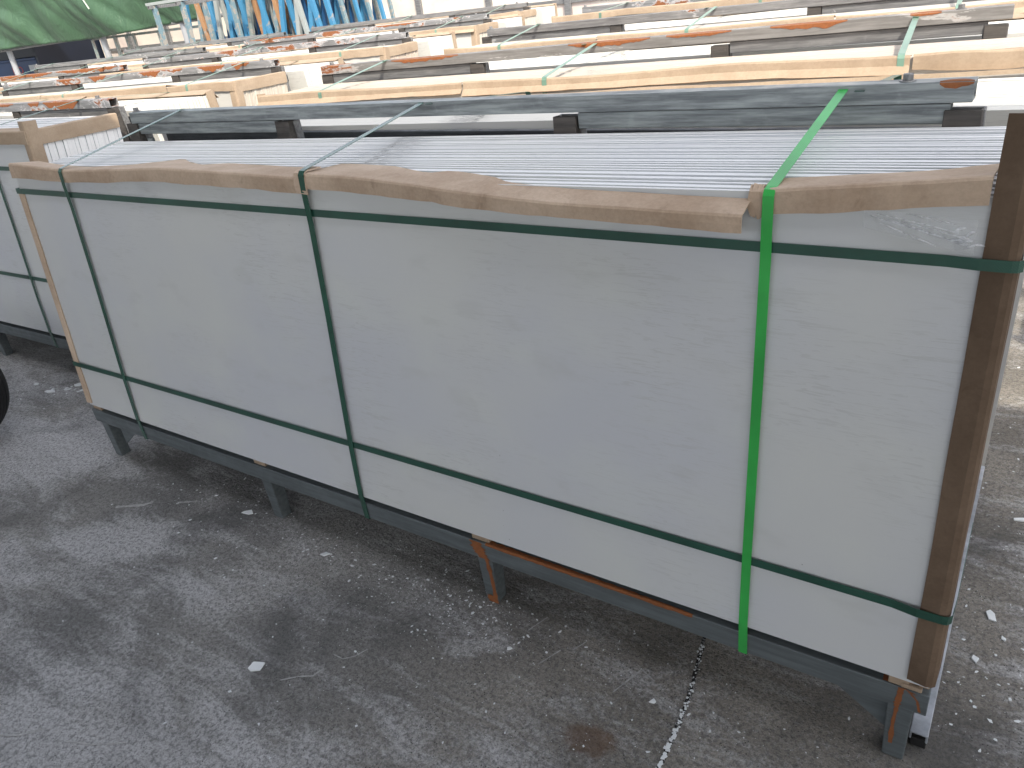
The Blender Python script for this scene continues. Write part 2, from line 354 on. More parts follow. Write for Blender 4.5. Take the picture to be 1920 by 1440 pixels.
# ------------------------------------------------------------------ rack and slab pack builders
LEAN = R(5)
def make_rack(loc, yaw, label, mats, group, L=3.2, top_z=1.337, lower=((.03, .90), (2.13, 3.03)), tilt=0., beam=(.01, 3.07), shift=0., legs=True, slope=0.):
    mt, ml, mb = mats
    r = empty('slab_rack', loc, (0, 0, yaw), label, 'steel rack', group)
    ty = lambda x, y: y + shift + x*tilt
    m = MB().tube((beam[0], ty(beam[0], .626), top_z-.0215), (beam[1], ty(beam[1], .626), top_z-.0215+.015*slope), .052, .043)
    m.build('top_beam', mt, r, bevel=.005)
    for a, b in lower:
        m = MB().tube((a, ty(a, .636), top_z-.0675+.005*a*slope), (b, ty(b, .636), top_z-.0675+.005*b*slope), .046, .042)
        m.build('lower_beam', ml, r, bevel=.006)
    m = MB().box(.05, L-.15, ty(0, .712), ty(0, .737), 1.19, 1.234); m.build('back_rail', RAILM, r, bevel=.003)
    xs = (-.005, .93, 2.09, 3.055)
    for x in xs:
        if x > L: continue
        MB().channel((x, .545+shift*.6+x*tilt*.6, .24), (x, ty(x, .606), top_z-.044), .072, .032, (0, -1, .05)).build('post', PLATE, r, bevel=.0015, seg=1)
        MB().channel((x, .72, .24), (x, ty(x, .66), top_z-.046), .078, .032, (0, 1, .05)).build('post', STEEL, r, bevel=.0015, seg=1)
    tz_ = top_z
    for x in (.03, 2.94):
        top_z = tz_
        b = MB(); y = ty(x+.05, .626); top_z = top_z+(.014*slope if x > 2 else 0)
        b.cyl((x+.0, y, top_z-.0005), (x+.0, y, top_z+.003), .017, n=20); b.cyl((x, y, top_z+.003), (x, y, top_z+.016), .0115, n=6)
        b.build('bolt', STEEL, r, bevel=.001, seg=1)
        b = MB(); b.cyl((x-.08+.12*(x < 1), y, top_z-.109), (x-.08+.12*(x < 1), y, top_z-.135), .007, n=10); b.cyl((x-.08+.12*(x < 1), y, top_z-.107), (x-.08+.12*(x < 1), y, top_z-.120), .014, n=6)
        b.build('bolt', ml, r)
    if legs:
        MB().tube((-.005, .025, .208), (L+.005, .025, .208), .05, .06).build('base_beam', mb, r, bevel=.006)
        MB().tube((-.005, 1.195, .208), (L+.005, 1.195, .208), .05, .06).build('base_beam', mb, r, bevel=.006)
        for x in (.035, 1.085, 2.05, 3.155):
            MB().tube((x, .052, .208), (x, 1.168, .208), .05, .058).build('cross_beam', mb, r, bevel=.004)
            MB().box(x-.03, x+.03, .006, .5, .2395, .26).build('bearer', WOOD, r, bevel=.002)
            MB().box(x-.03, x+.03, .72, 1.214, .2395, .26).build('bearer', WOOD, r, bevel=.002)
            for y in (.035, 1.185):
                m = MB(); w0, w1 = .026, .022
                m.add([(x-w1, y-w1, 0), (x+w1, y-w1, 0), (x+w1, y+w1, 0), (x-w1, y+w1, 0), (x-w0, y-w0, .177), (x+w0, y-w0, .177), (x+w0, y+w0, .177), (x-w0, y+w0, .177)],
                      [(0,3,2,1),(4,5,6,7),(0,1,5,4),(1,2,6,5),(2,3,7,6),(3,0,4,7)])
                m.build('leg', mb, r, bevel=.003)
        for x, s in ((.11, 1), (3.13, -1)):
            for y in (.03, 1.18):
                m = MB(); m.add([(x, y, .177), (x+s*.15, y, .177), (x, y, .02+.05), (x, y+.006, .177), (x+s*.15, y+.006, .177), (x, y+.006, .07)],
                                [(0,1,2),(5,4,3),(0,3,4,1),(1,4,5,2),(2,5,3,0)])
                m.build('gusset', mb, r)
    return r

def strap_path(pack, pts, w, mat, axis='x', name='strap', th=.0012):
    """flat strap along pts (pack coordinates); width along x, or along z for a horizontal strap"""
    d = Vector((1, 0, 0)) if axis == 'x' else Vector((0, 0, 1))
    a = [[Vector(p)-d*w/2, Vector(p)+d*w/2] for p in pts]
    return grid(a).build(name, mat, pack, solid=th, smooth=False)

def make_pack(loc, yaw, label, group, board=BOARD_B, card=CARD_SUN, strapm=S_DK, L=3.2, H=1.0, D=.44, n=24, grow=0., yg=.072, sheets=False, flip=False, splay=0.,
              straps=((.36, None), (1.59, None), (2.82, None)), beam_pt=(.597, 1.337), protect=True, post=(True, True), posts_up=.0, end_strip=False, horiz=True, hv=(.197, .928), front_low=.0, broken=None, rack_loc=None, base_z=.262, seed=1):
    rnd = random.Random(seed)
    rot = Euler((-LEAN, 0, yaw + (math.pi if flip else 0)), 'XYZ')
    p = empty('slab_pack', loc, rot, label, 'board pack', group)
    v0 = .0
    pitch = D/n; th = pitch*.92
    def slab(i, m):
        y = i*pitch; dh = rnd.uniform(-.0022, .0022); x0 = rnd.uniform(-.003, .003); x1 = L+rnd.uniform(-.003, .003)
        if i == 0: dh = 0; x0 = 0; x1 = L
        yr = y*(1+splay); t = th
        nx = 12; vs = []
        for k in range(nx+1):
            x = x0+(x1-x0)*k/nx; yy = y+(yr-y)*k/nx+ (0 if i == 0 else .0012*n1(x*1.3, i*3.1+seed)); zt = H+grow*k/nx+dh+yg*y
            vs += [(x, yy, 0), (x, yy+t, 0), (x, yy+t, zt), (x, yy, zt)]
        fs = [(3, 2, 1, 0), tuple(nx*4+q for q in (0, 1, 2, 3))]
        for k in range(nx):
            for q in range(4):
                fs.append((k*4+q, k*4+(q+1) % 4, k*4+4+(q+1) % 4, k*4+4+q))
        m.add(vs, fs)
    if sheets:
        for i in range(n):
            m = MB(); slab(i, m); m.build('board', board, p)
    else:
        m = MB()
        for i in range(n): slab(i, m)
        m.build('board_stack', board, p)
    # --- cardboard on the front top edge
    def protector(x0, x1, fold, bot, back, mat, o=.008, name='edge_protector', seedn=0., thick=.0032, flap=0., slipped=False):
        N = max(8, int((x1-x0)/.035)); rws = []
        for i in range(N+1):
            x = x0+(x1-x0)*i/N; f = interp(fold, x); b = interp(bot, x); k = interp(back, x)
            oo = o(x) if callable(o) else o; j = .0025*n1(x*9, seedn)+.0015*n1(x*31, seedn+4)
            top = H+grow*x/L+.004
            ex = (.006*n1(7.3*(1+seedn)) if i in (0, N) else 0)
            zb = (f+.020 if slipped and k < .02 else max(top+.072*k+.003, f-.006)+.002*n1(x*6, seedn+9))
            r_ = [(x, k, zb), (x, (k-oo)*.5, (zb+f+.004)/2), (x, .003-oo, f+.0035), (x, -oo-.001, f+.002), (x, -oo-.003, f-.002), (x, -oo-.003+j, (f+b)/2), (x, -oo-.002-flap+j*1.5, b+j)]
            rws.append(r_)
        return grid(rws).build(name, mat, p, solid=thick)
    if broken:
        broken(p, protector, H)
    elif protect:
        cuts = [-.004]; x = 0
        while x < L-.7:
            x += rnd.uniform(1.0, 1.9); cuts.append(min(x, L+.004))
        if cuts[-1] < L: cuts.append(L+.004)
        for a, b in zip(cuts, cuts[1:]):
            ff = [(a+(b-a)*q/3, H+.012+grow*(a+(b-a)*q/3)/L+rnd.uniform(-.006, .008)) for q in range(4)]
            bb = [(q[0], q[1]-.046+rnd.uniform(-.010, .010)) for q in ff]
            kk = [(q[0], .055+rnd.uniform(-.02, .05)) for q in ff]
            protector(a+.004, b-.004, ff, bb, kk, card, seedn=seed+a, flap=rnd.choice((0, 0, .02)))
    if seed in (11, 22):
        a, b = (.95, 3.19) if seed == 11 else (1.3, 2.6); rws = []
        for i in range(41):
            t = i/40; x = a+(b-a)*t; s_ = math.sin(math.pi*min(1, t*1.15+.02)); j = .004*n1(x*3, 5)
            rws.append([(x, -.012, H-.046+j), (x, -.03-.02*s_, H-.044+j+.004*s_), (x, -.045-.045*s_, H-.040+j), (x, -.046-.047*s_, H-.052+j)])
        grid(rws).build('loose_flap', card, p, solid=.003)
    # --- corner posts
    for side, on in zip((0, 1), post):
        if not on: continue
        X = 0 if side == 0 else L; s = 1 if side == 0 else -1; w = .045
        top = H+(posts_up if side else -.075 if broken else 0.)+ (0.02 if not broken else 0)
        rws = []
        for i in range(17):
            v = .012+(top-.012)*i/16; j = .003*n1(v*5, seed+side*7); wob = .004*n1(v*8, seed+side)
            o = .007
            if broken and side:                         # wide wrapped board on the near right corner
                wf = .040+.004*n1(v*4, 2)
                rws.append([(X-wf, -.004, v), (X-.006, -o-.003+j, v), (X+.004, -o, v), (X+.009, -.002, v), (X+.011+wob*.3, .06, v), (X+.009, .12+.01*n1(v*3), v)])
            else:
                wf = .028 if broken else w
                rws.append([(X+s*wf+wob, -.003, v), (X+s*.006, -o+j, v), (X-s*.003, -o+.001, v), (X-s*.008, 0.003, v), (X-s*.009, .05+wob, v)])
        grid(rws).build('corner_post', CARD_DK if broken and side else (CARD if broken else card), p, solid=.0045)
    if end_strip:
        X = L; rws = []
        for i in range(21):
            y = -.004+(D+.0)*i/20; z = H+grow+.008+.072*y+.004*n1(y*9, seed); j = .003*n1(y*14, seed)
            rws.append([(X-.05+j, y, z+.002), (X-.004, y, z+.003), (X+.006, y, z), (X+.008+j, y, z-.03), (X+.008+j, y, z-.062+j)])
        grid(rws).build('end_protector', card, p, solid=.003)
    # --- vertical straps: base beam, face, over the edge, up to the top beam and over it
    inv = p.matrix_basis.inverted() if False else (Matrix.Translation(Vector(loc)) @ rot.to_matrix().to_4x4()).inverted()
    def rk(x, y, z):                                     # rack coordinates -> pack coordinates
        q = Matrix.Translation(Vector(rack_loc[0])) @ Matrix.Rotation(rack_loc[1], 4, 'Z') @ Vector((x, y, z))
        return inv @ q
    for sx, sm_ in straps:
        g = grow*sx/L; ft = {.365: .993, 1.595: 1.013, 2.815: 1.008}[sx] if broken else H+g+.0205; xx = (L-sx) if flip else sx; mm = sm_ or strapm
        by, bz = beam_pt
        if flip: by = 1.21-by+.0
        e = rk(xx, by + (1 if flip else -1)*0.0, bz)
        sxp = sx
        f2 = .6 if flip else 0
        under = rk(xx, 1.222 if flip else -.002, .176); flo = rk(xx, 1.2235 if flip else -.0035, .24)
        wob = [(.0012*n1(q*2.1, sx)) for q in range(6)]
        pts = [(sxp, under.y+.03, under.z), (sxp, under.y, under.z), (sxp, flo.y, flo.z), (sxp, -.006, .012), (sxp, -.0098, .18), (sxp, -.0098, .22), (sxp, -.0085, .6), (sxp, -.0105, H-.12+g), (sxp, -.0135 if not broken else -.0155, ft-.06), (sxp, -.0145 if not broken else -.0165, ft-.0145), (sxp, -.0100, ft-.004), (sxp, .002, ft)]
        lead = rk(xx, by, bz+.0022)
        pts += [(sxp, lead.y-.002, lead.z-.003), (sxp, lead.y+.004, lead.z)]
        mid = rk(xx, by + (-.025 if flip else .025), bz+.0022); pts.append((sxp, mid.y, mid.z))
        strap_path(p, pts, .0205, mm)
    if horiz:
        for v in hv:
            v_ = v*H
            pts = [(-.012, D*.6, v_), (-.0125, .004, v_), (-.009, -.0105, v_)] + [(L*q/12, -.0105, v_) if q == 0 else (L*q/12, -.0065-.0008*n1(q), v_) for q in range(0, 12)] + [(L-.09, -.008, v_), (L-.045, -.0155, v_), (L+.001, -.0155, v_), (L+.010, -.013, v_), (L+.0165, -.004, v_), (L+.0185, .06, v_), (L+.0185, D*.75, v_)]
            strap_path(p, pts, .0195, S_DK, 'z')
    return p

# ------------------------------------------------------------------ the near rack and its two packs
GR = 'steel slab racks standing in rows'; GP = 'strapped board packs on the racks'
make_rack((0, 0, 0), 0, 'nearest dark steel rack carrying the big grey board pack', (STEEL_DARK, STEEL_DARK, STEEL_BASE), GR, slope=1.)
def near_edges(p, protector, H):
    A = ([(0, 0.996), (.41, 0.980), (.69, 0.990), (.95, 1.000), (1.31, 0.994), (1.575, 0.988)], [(0, 0.948), (.40, 0.942), (.64, 0.949), (.86, 0.960), (1.2, 0.958), (1.575, 0.948)],
         [(0, .10), (.42, .06), (.62, .09), (.70, .135), (.80, .185), (.90, .14), (1.0, .11), (1.12, .13), (1.45, .10), (1.575, .09)])
    B = ([(1.6, 0.998), (1.76, 0.996), (1.97, 0.988), (2.12, 0.979), (2.29, 0.972), (2.43, 0.968), (2.55, 0.967), (2.67, 0.965), (2.80, 0.964)], [(1.6, 0.965), (1.75, 0.960), (2.04, 0.951), (2.29, 0.942), (2.55, 0.937), (2.67, 0.936), (2.80, 0.934)],
         [(1.6, .14), (1.8, .12), (1.97, .06), (2.02, .085), (2.26, .01), (2.41, -.004), (2.79, -.004)])
    C = ([(2.80, 1.000), (2.89, 1.008), (2.96, 1.014), (3.03, 1.021), (3.16, 1.033)], [(2.8, 0.958), (2.9, 0.967), (3.0, 0.978), (3.09, 0.987), (3.16, 0.992)],
         [(2.8, .06), (2.85, .075), (2.98, .11), (3.16, .17)])
    protector(.0, 1.575, *A, CARD, seedn=1.)
    def ob(x): return .008+.046*min(1, max(0, (x-1.75))/.6)
    protector(1.590, 2.782, *B, CARD, o=ob, seedn=2., slipped=True)
    # rebuild B as a sagging loose piece: its top flap lies against the face, the rest hangs in front
    protector(2.800, 3.155, *C, CARD, seedn=3.)
    # little folded pad under the middle strap, torn paper at the right strap
    g = grid([[(1.565+.001*n1(i), .05, 1.010), (1.565, .0, 1.009), (1.565, -.0125, 1.003), (1.562, -.0155, .972), (1.566, -.015, .952)] if i == 0 else [(1.605, .05, 1.010), (1.605, .0, 1.009), (1.606, -.0125, 1.003), (1.608, -.0155, .972), (1.610, -.015, .948)] for i in range(2)])
    g.build('strap_pad', CARD, p, solid=.002)
    rws = []
    for i in range(9):
        t = i/8; x = 2.783+.02*t
        rws.append([(x+.004*n1(i*2.2), .03, 1.004+.012*(1-t)*abs(n1(i*3.))), (x-.005*(1-t), .0, 1.010+.006*n1(i*1.7)), (x-.004+.004*n1(i*4.1), -.013, 1.000), (x-.008*(1-t)+.003*n1(i*3.3), -.012-.004*n1(i*5.), .974), (x+.003*n1(i*2.7), -.011, .955+.008*n1(i*6.1))])
    grid(rws).build('torn_paper', CARD, p, solid=.0015)
front = make_pack((0, 0, .262), 0, 'big grey filmed board pack nearest the camera, strapped with dark and bright green bands', GP, board=BOARD, card=CARD, H=.968, D=.47, n=30, grow=.035, yg=.105, sheets=True, splay=.09,
          straps=((.365, S_DG), (1.595, S_DG), (2.815, S_BR)), beam_pt=(.597, 1.341), broken=near_edges, post=(True, True), posts_up=.16, rack_loc=((0, 0, 0), 0), seed=3)
# clear plastic film crumpled at the top right of the face
m_ = M('clear_film', (.9, .92, .95), .15, spec=.7); m_.set('Alpha', .2); FILM = m_.mat
m_ = M('film_crease', (.95, .97, 1), .12, spec=1.); m_.set('Alpha', m_.ramp(m_.noise(60, 3), .3, .7, .25, .8)); CREASE = m_.mat
fr_ = random.Random(4)
fm = grid([[(2.975+.17*t, -.003-.006*abs(n1(t*7+u*5)), (.978-.012*t)*(1-u)+(.945-.035*t)*u) for u in (0, .25, .5, .75, 1)] for t in [q/14 for q in range(15)]]); fm.m = [0]*len(fm.f)
def crease(x0, z0, x1, z1, w):
    rws = []
    for q in range(13):
        t = q/12; ww = w*math.sin(math.pi*(t*.9+.05)); zc = z0+(z1-z0)*t+.0016*n1(t*1.6, x0*9+z0*31)
        rws.append([(x0+(x1-x0)*t, -.004, zc-ww), (x0+(x1-x0)*t, -.0095, zc), (x0+(x1-x0)*t, -.004, zc+ww)])
    g_ = grid(rws); fm.add(g_.v, g_.f, 1)
for a in ((2.985, .966, 3.13, .928, .0016), (2.995, .970, 3.12, .946, .0010), (3.01, .962, 3.135, .925, .0022), (3.04, .972, 3.115, .958, .0008), (3.0, .955, 3.09, .922, .0012), (3.03, .960, 3.14, .935, .0009)): crease(*a)
for _ in range(9):
    x = 3.118+fr_.gauss(0, .012); z = .934+fr_.gauss(0, .010); a_ = fr_.uniform(-1, 1); crease(x, z, x+.020*math.cos(a_), z+.014*math.sin(a_), fr_.uniform(.002, .004))
fm.build('plastic_film', [FILM, CREASE], front)
# splintered shims under the right corner
for a in ((3.125, 3.165, .0, .03, .242, .262), (3.150, 3.19, -.003, .05, .243, .254), (3.170, 3.202, .006, .05, .252, .266)):
    o = MB().box(*a).build('wooden_shim', WOOD, None, bevel=.002); o.parent = None
    tag(o, {3.125: 'left one of the splintered shims under the right corner of the near pack', 3.150: 'thin middle shim poking out under the right cardboard post', 3.170: 'rightmost small shim at the base beam end of the near rack'}[a[0]], 'wooden shim', 'wood shims under the near pack')
# orange rust runs on the near base beam
rack1 = [o for o in col.objects if o.name == 'slab_rack'][0]
def stain(poly_rows, parent=rack1):
    return grid(poly_rows).build('rust_stain', RUSTMAT, parent)
def run(pts, y, w, sd):
    rws = []
    for i in range(15):
        t = i/14*(len(pts)-1); k = min(int(t), len(pts)-2); u = t-k
        x = pts[k][0]*(1-u)+pts[k+1][0]*u; z = pts[k][1]*(1-u)+pts[k+1][1]*u; ww = 1.6*w*(.5+1.1*abs(n1(i*.6, sd)))
        rws.append([(x-ww, y, z), (x+ww, y, z)])
    stain(rws)
run([(3.152, .238), (3.150, .205), (3.148, .179)], -.0012, .0045, 1); run([(3.149, .176), (3.146, .12), (3.147, .05)], .0075, .0035, 2)
run([(3.165, .238), (3.185, .215), (3.192, .185)], -.0012, .0022, 3); run([(3.155, .240), (3.180, .232)], -.0014, .003, 5)
run([(2.035, .238), (2.045, .20), (2.060, .180)], -.0012, .016, 4)
run([(2.058, .176), (2.066, .10), (2.070, .01)], .0075, .006, 6); run([(2.055, .03), (2.06, .004)], .0072, .014, 8)
rws = []
for i in range(40):
    t = i/39; x = 2.07+.62*t; w_ = .011*(1-t)**.6*(.7+.7*abs(n1(i*.5, 3)))
    rws.append([(x, -.0012, .2335-.006*abs(n1(i*.9, 8))), (x, -.0010, .2375), (x, .003, .2395), (x, .004+w_*1.3, .2395)])
stain(rws)
stain([[(3.115, .004, .2386), (3.113, .035, .2386)], [(3.138, .004, .2386), (3.135, .035, .2386)]])

make_pack((3.2, 1.33, .262), R(2.4), 'white board pack on the far side of the nearest rack, seen under its top beam', GP, board=BOARD_W, H=.995, D=.40, n=22, flip=True,
          rack_loc=((0, 0, 0), 0), straps=((.38, None), (1.6, None)), horiz=False, protect=False, post=(False, False), seed=5)

# ------------------------------------------------------------------ racks further back and to the left
def unit(ox, oy, yaw, rl, fl, bl, H=1.0, mats=(STEEL, STEEL, STEEL), fb=BOARD_B, bb=BOARD_W, seed=1, end=True, top=1.34, Df=.45, Db=.42, back=True, beam=(.01, 3.07), slope=0., posts=(True, True), Lf=3.2, **kw):
    yaw = R(yaw); c, s = math.cos(yaw), math.sin(yaw)
    at = lambda x, y, z: (ox+c*x-s*y, oy+s*x+c*y, z)
    rk_ = make_rack((ox, oy, 0), yaw, rl, mats, GR, top_z=top, beam=beam, slope=slope)
    rkl = ((ox, oy, 0), yaw)
    make_pack(at(0, 0, .262), yaw, fl, GP, board=fb, H=H, D=Df, L=Lf, post=posts, seed=seed, rack_loc=rkl, end_strip=end, horiz=(seed == 21), beam_pt=(.597, top+.002), straps=((.4, None), (1.55, None), (2.8, None)), posts_up=.035 if seed == 21 else -.004, strapm=S_DG if seed == 21 else S_MID, **kw)
    if back:
        make_pack(at(3.2, 1.22, .262), yaw, bl, GP, board=bb, H=H*.99, D=Db, seed=seed+50, rack_loc=rkl, flip=True, horiz=False, strapm=S_MID, post=(True, False), beam_pt=(.597, top+.002), straps=((.4, None), (1.7, None), (2.8, None)))
    return rk_
STEEL_RUN = mat_steel('rust_streaked_steel', (.27, .265, .26), (.17, .165, .16), .565, rough=.5, stretch=.45)
MS = (STEEL_RUN, STEEL, STEEL)
MR = (STEEL_RUST, STEEL, STEEL); MG = (STEEL, STEEL, STEEL)
RK2 = unit(0, 1.205, 5.0, 'grey steel rack directly behind the nearest rack', 'cream board pack with wide cardboard edge right behind the nearest rack', 'white board pack on the far side of the second rack', mats=MS, fb=BOARD_P, H=1.01, seed=11, Df=.46, beam=(-.03, 3.10), slope=1., posts=(True, False), Lf=3.215, end=False)
unit(-.02, 2.72, 4.0, 'third grey steel rack back in the right row', 'board pack on the camera side of the third rack in the right row', 'board pack on the far side of the third rack in the right row', mats=MG, fb=BOARD_P, H=1.01, seed=12)
unit(-.08, 4.15, 3.5, 'fourth steel rack back in the right row, near the top of the picture', 'green strapped board pack on the camera side of the fourth right row rack', 'board pack on the far side of the fourth rack in the right row', mats=MR, H=1.05, seed=13)
unit(-.1, 5.6, 3, 'fifth steel rack back in the right row', 'board pack on the camera side of the fifth rack in the right row', 'board pack on the far side of the fifth rack in the right row', mats=MG, H=1.03, seed=14)
MW = (STEEL, STEEL, STEEL)
def unitL(rx, ry, yaw, *a, **k):      # given by its right-hand front corner
    y = R(yaw); return unit(rx-3.2*math.cos(y), ry-3.2*math.sin(y), yaw, *a, **k)
RKL1 = unitL(-.66, .40, 1, 'rack with flaking rusty beam at the left edge beside the nearest rack', 'grey board pack cut by the left edge, beside the near pack', 'board pack on the far side of the left edge rack', mats=(STEEL_RUST, STEEL, STEEL_BASE), fb=BOARD, H=1.02, seed=21, sheets=True, hv=(.30, .845))
RKL2 = unitL(-.93, 1.80, 6, 'rack with long rust patched beam, second in the left row', 'pale board pack with torn cardboard edge, second in the left row', 'board pack on the far side of the second rack in the left row', mats=MR, H=1.01, seed=22)
unitL(-1.0, 3.25, 7, 'grey rack third in the left row', 'board pack third in the left row, its sheet ends facing right', 'board pack on the far side of the third rack in the left row', mats=MR, fb=BOARD_P, H=1.01, seed=23)
RKL4 = unitL(-1.2, 4.7, 8, 'rust topped rack fourth in the left row', 'board pack fourth in the left row', 'board pack on the far side of the fourth rack in the left row', mats=MR, H=1.01, seed=24)
unitL(-1.7, 6.2, 8, 'grey rack fifth and farthest in the left row', 'board pack fifth and farthest in the left row', 'board pack on the far side of the fifth rack in the left row', mats=MG, H=1.01, seed=25)
RKLL = unitL(-3.75, 2.45, 5, 'rusty beamed rack at the far left in front of the green tarpaulin', 'cream board pack at the far left below the green tarpaulin', 'board pack on the far side of the far left rack', mats=MR, H=1.0, seed=31)
unitL(-4.5, 3.9, 6, 'grey rack at the far left, second towards the tarpaulin', 'white board pack at the far left, second towards the tarpaulin', 'board pack on the far side of the second far left rack', mats=MG, fb=BOARD_W, H=1.0, seed=32)
unitL(-4.8, 5.35, 6, 'weathered grey rack at the far left just before the blue frames', 'white board pack at the far left just before the blue frames', 'board pack on the far side of the last far left rack', mats=MG, fb=BOARD_W, H=1.0, seed=33)

unit(4.15, 1.42, 0, 'unseen grey steel rack out of view at right, added to shade the ground', 'unseen board pack on the camera side of the added shading rack', 'unseen board pack on the far side of the added shading rack', mats=MG, H=1.0, seed=41)  # unit added out of view so its shadow falls on the right-hand ground
def rust_patch(rack, a, b, top=1.34, depth=.022, sl=0., y=.5985):
    N = max(6, int((b-a)/.012)); rws = []
    for i in range(N+1):
        x = a+(b-a)*i/N; e = min(1, 4*min(i, N-i)/N+.05); d = depth*e*(.55+.9*abs(n1(x*17, a))+.35*n1(x*60, b)); zt = top+.005*x*sl
        rws.append([(x, y+.022*e+.006*n1(x*22, 5), zt+.0013), (x, y+.004, zt+.0013), (x, y, zt-.004), (x, y, zt-.004-max(d, .001))])
    grid(rws).build('rust_patch', RUSTMAT, rack)
for a, b, d in ((.44, .84, .016), (1.42, 1.80, .020), (1.87, 2.14, .012), (2.29, 2.57, .017), (2.78, 2.88, .008), (.02, .10, .01)): rust_patch(RK2, a, b, 1.34, d, 1.)
for a, b, d in ((1.75, 2.12, .012), (2.28, 2.40, .024), (2.44, 2.80, .034), (1.2, 1.5, .03)): rust_patch(RKL1, a, b, 1.34, d)
for a, b, d in ((.75, .95, .02), (1.15, 1.36, .03), (1.74, 1.97, .034), (2.35, 2.62, .03), (2.68, 2.85, .028), (2.1, 2.2, .02)): rust_patch(RKL2, a, b, 1.34, d)
for a, b, d in ((.2, 1.1, .03), (1.15, 2.0, .034), (2.05, 3.0, .03)): rust_patch(RKLL, a, b, 1.34, d)
for a, b, d in ((.1, .9, .012), (1.8, 2.3, .015)): rust_patch(RKL4, a, b, 1.34, d)
rust_patch(rack1, 3.005, 3.068, 1.352, .012, 0.); 
# ------------------------------------------------------------------ steel channel lying beside the near rack
ch = MB().channel((3.198, .055, .030), (3.200, 1.2, .030), .038, .024, (0, 0, 1))
m_ = M('bare_bright_channel', rough=.4, metal=.3); m_.set('Base Color', m_.mix(m_.ramp(m_.noise(7, 6, .7), .35, .65), (.28, .30, .33), (.5, .53, .58))); m_ = m_.mat
o = ch.build('steel_channel', m_, bevel=.002); o.location.z = .025
tag(o, 'pale steel channel lying along the right end of the nearest rack', 'steel channel')
for y in (.085, .6, 1.1):
    o = MB().box(3.182, 3.215, y-.02, y+.03, .0, .026).build('wood_spacer', RUBBER, bevel=.002)
    tag(o, {.085: 'black block under the near end of the pale steel channel', .6: 'black block under the middle of the pale steel channel', 1.1: 'black block under the far end of the pale steel channel'}[y], 'spacer block')

# ------------------------------------------------------------------ tyre at the left edge
t = empty('tyre', (-.85, -.26, .31), (R(90), 0, R(33)), 'black rubber tyre standing at the left edge of the concrete', 'tyre')
def ring(prof, mat, name, n=72):
    rws = []
    for i in range(n+1):
        a = 2*math.pi*i/n; rws.append([(r_*math.cos(a), r_*math.sin(a), h) for r_, h in prof])
    return grid(rws).build(name, mat, t, smooth=True)
ring([(.19, -.05), (.23, -.075), (.285, -.078), (.302, -.062), (.310, -.03), (.306, -.027), (.306, -.022), (.311, -.019), (.311, -.003), (.306, 0), (.311, .003), (.311, .019), (.306, .022), (.310, .03), (.302, .062), (.285, .078), (.23, .075), (.19, .05)], RUBBER, 'tread')
ring([(.19, -.05), (.17, -.05), (.15, -.01), (.05, .0), (.05, .02), (.15, .02), (.17, .05), (.19, .05)], STEEL_DARK, 'rim')

# ------------------------------------------------------------------ blue empty A-frames stored behind
def paint(name, c, wear=.62):
    m = M(name, rough=.5); n_ = m.noise(9, 7, .7)
    m.set('Base Color', m.mix(m.ramp(n_, wear, wear+.04), m.mix(m.noise(3, 3), c, tuple(x*.75 for x in c)), (.30, .28, .25))); return m.mat
P_BL = paint('bright_blue_paint', (.06, .24, .42)); P_GB = paint('faded_blue_grey_paint', (.17, .26, .30), .5); P_GY = paint('grey_green_paint', (.22, .27, .26), .5)
P_DB = paint('deep_blue_paint', (.02, .10, .24)); P_OR = paint('tan_primer', (.40, .22, .11), .6); P_LG = paint('pale_grey_paint', (.36, .39, .38))
def aframe(x, y, h, half, mats, label, depth=1.7, lean=0., yaw=0):
    rr = random.Random(int(-x*100)); jit = lambda: rr.uniform(-.06, .06)
    r = empty('a_frame_stand', (x, y, 0), (0, 0, R(yaw)), label, 'a-frame stand', 'empty painted stands stored behind the racks')
    k = 0
    for yy in (0, depth*.2, depth*.4, depth*.6, depth*.8, depth):
        for s, xx in ((-1, -half), (1, half)):
            MB().tube((xx+lean+jit(), yy, .0), (s*.03+lean*.2, yy, h-.03), .075 if yy == 0 else .055, .055, up=(0, 1, 0)).build('leg', mats[k % len(mats)], r, bevel=.004, seg=1); k += 1
        for q, zz in enumerate((.35,) if yy == 0 else (.35, .9)):
            hw = half*(1-zz/h)
            MB().box(-hw+lean*(1-zz/h), hw+lean*(1-zz/h), yy+.03, yy+.055, zz, zz+.04).build('crossbar', mats[(k+q) % len(mats)], r)
    MB().tube((0, -.15, h), (0, depth+.15, h), .06, .05).build('ridge_bar', mats[-1], r, bevel=.004, seg=1)
    for s in (-1, 1):
        for zz in (.06, .75):
            hw = half*(1-zz/h)
            MB().box(s*hw+lean*(1-zz/h)-.02, s*hw+lean*(1-zz/h)+.02, .03, depth-.03, zz+.045, zz+.09).build('side_rail', mats[(k+1) % len(mats)], r)
sets = [([P_BL, P_OR, P_GB, P_DB], 'bright blue stand'), ([P_GB, P_BL, P_GY, P_DB], 'faded grey blue stand'), ([P_BL, P_LG, P_DB, P_GB], 'blue stand with pale grey legs'), ([P_LG, P_BL, P_DB, P_GY], 'pale grey stand'),
        ([P_BL, P_BL, P_DB, P_GB], 'all blue stand'), ([P_BL, P_OR, P_DB, P_LG], 'blue stand with tan primed legs'), ([P_GY, P_BL, P_GB, P_DB], 'grey green stand')]
words = ['leftmost of', 'second from left in', 'third from left in', 'fourth from left in', 'fifth from left in', 'sixth from left in', 'seventh from left in', 'eighth from left in', 'ninth from left in', 'tenth from left in', 'second from right in', 'rightmost of']
for i in range(12):
    ms, nm_ = sets[i % 7]
    aframe(-9.15+i*.265, 7.8+.05*(i % 3), 2.45+.05*(i % 2), .40, ms, '%s, %s the row of painted stands' % (nm_, words[i]), depth=1.5, lean=-.10, yaw=4)
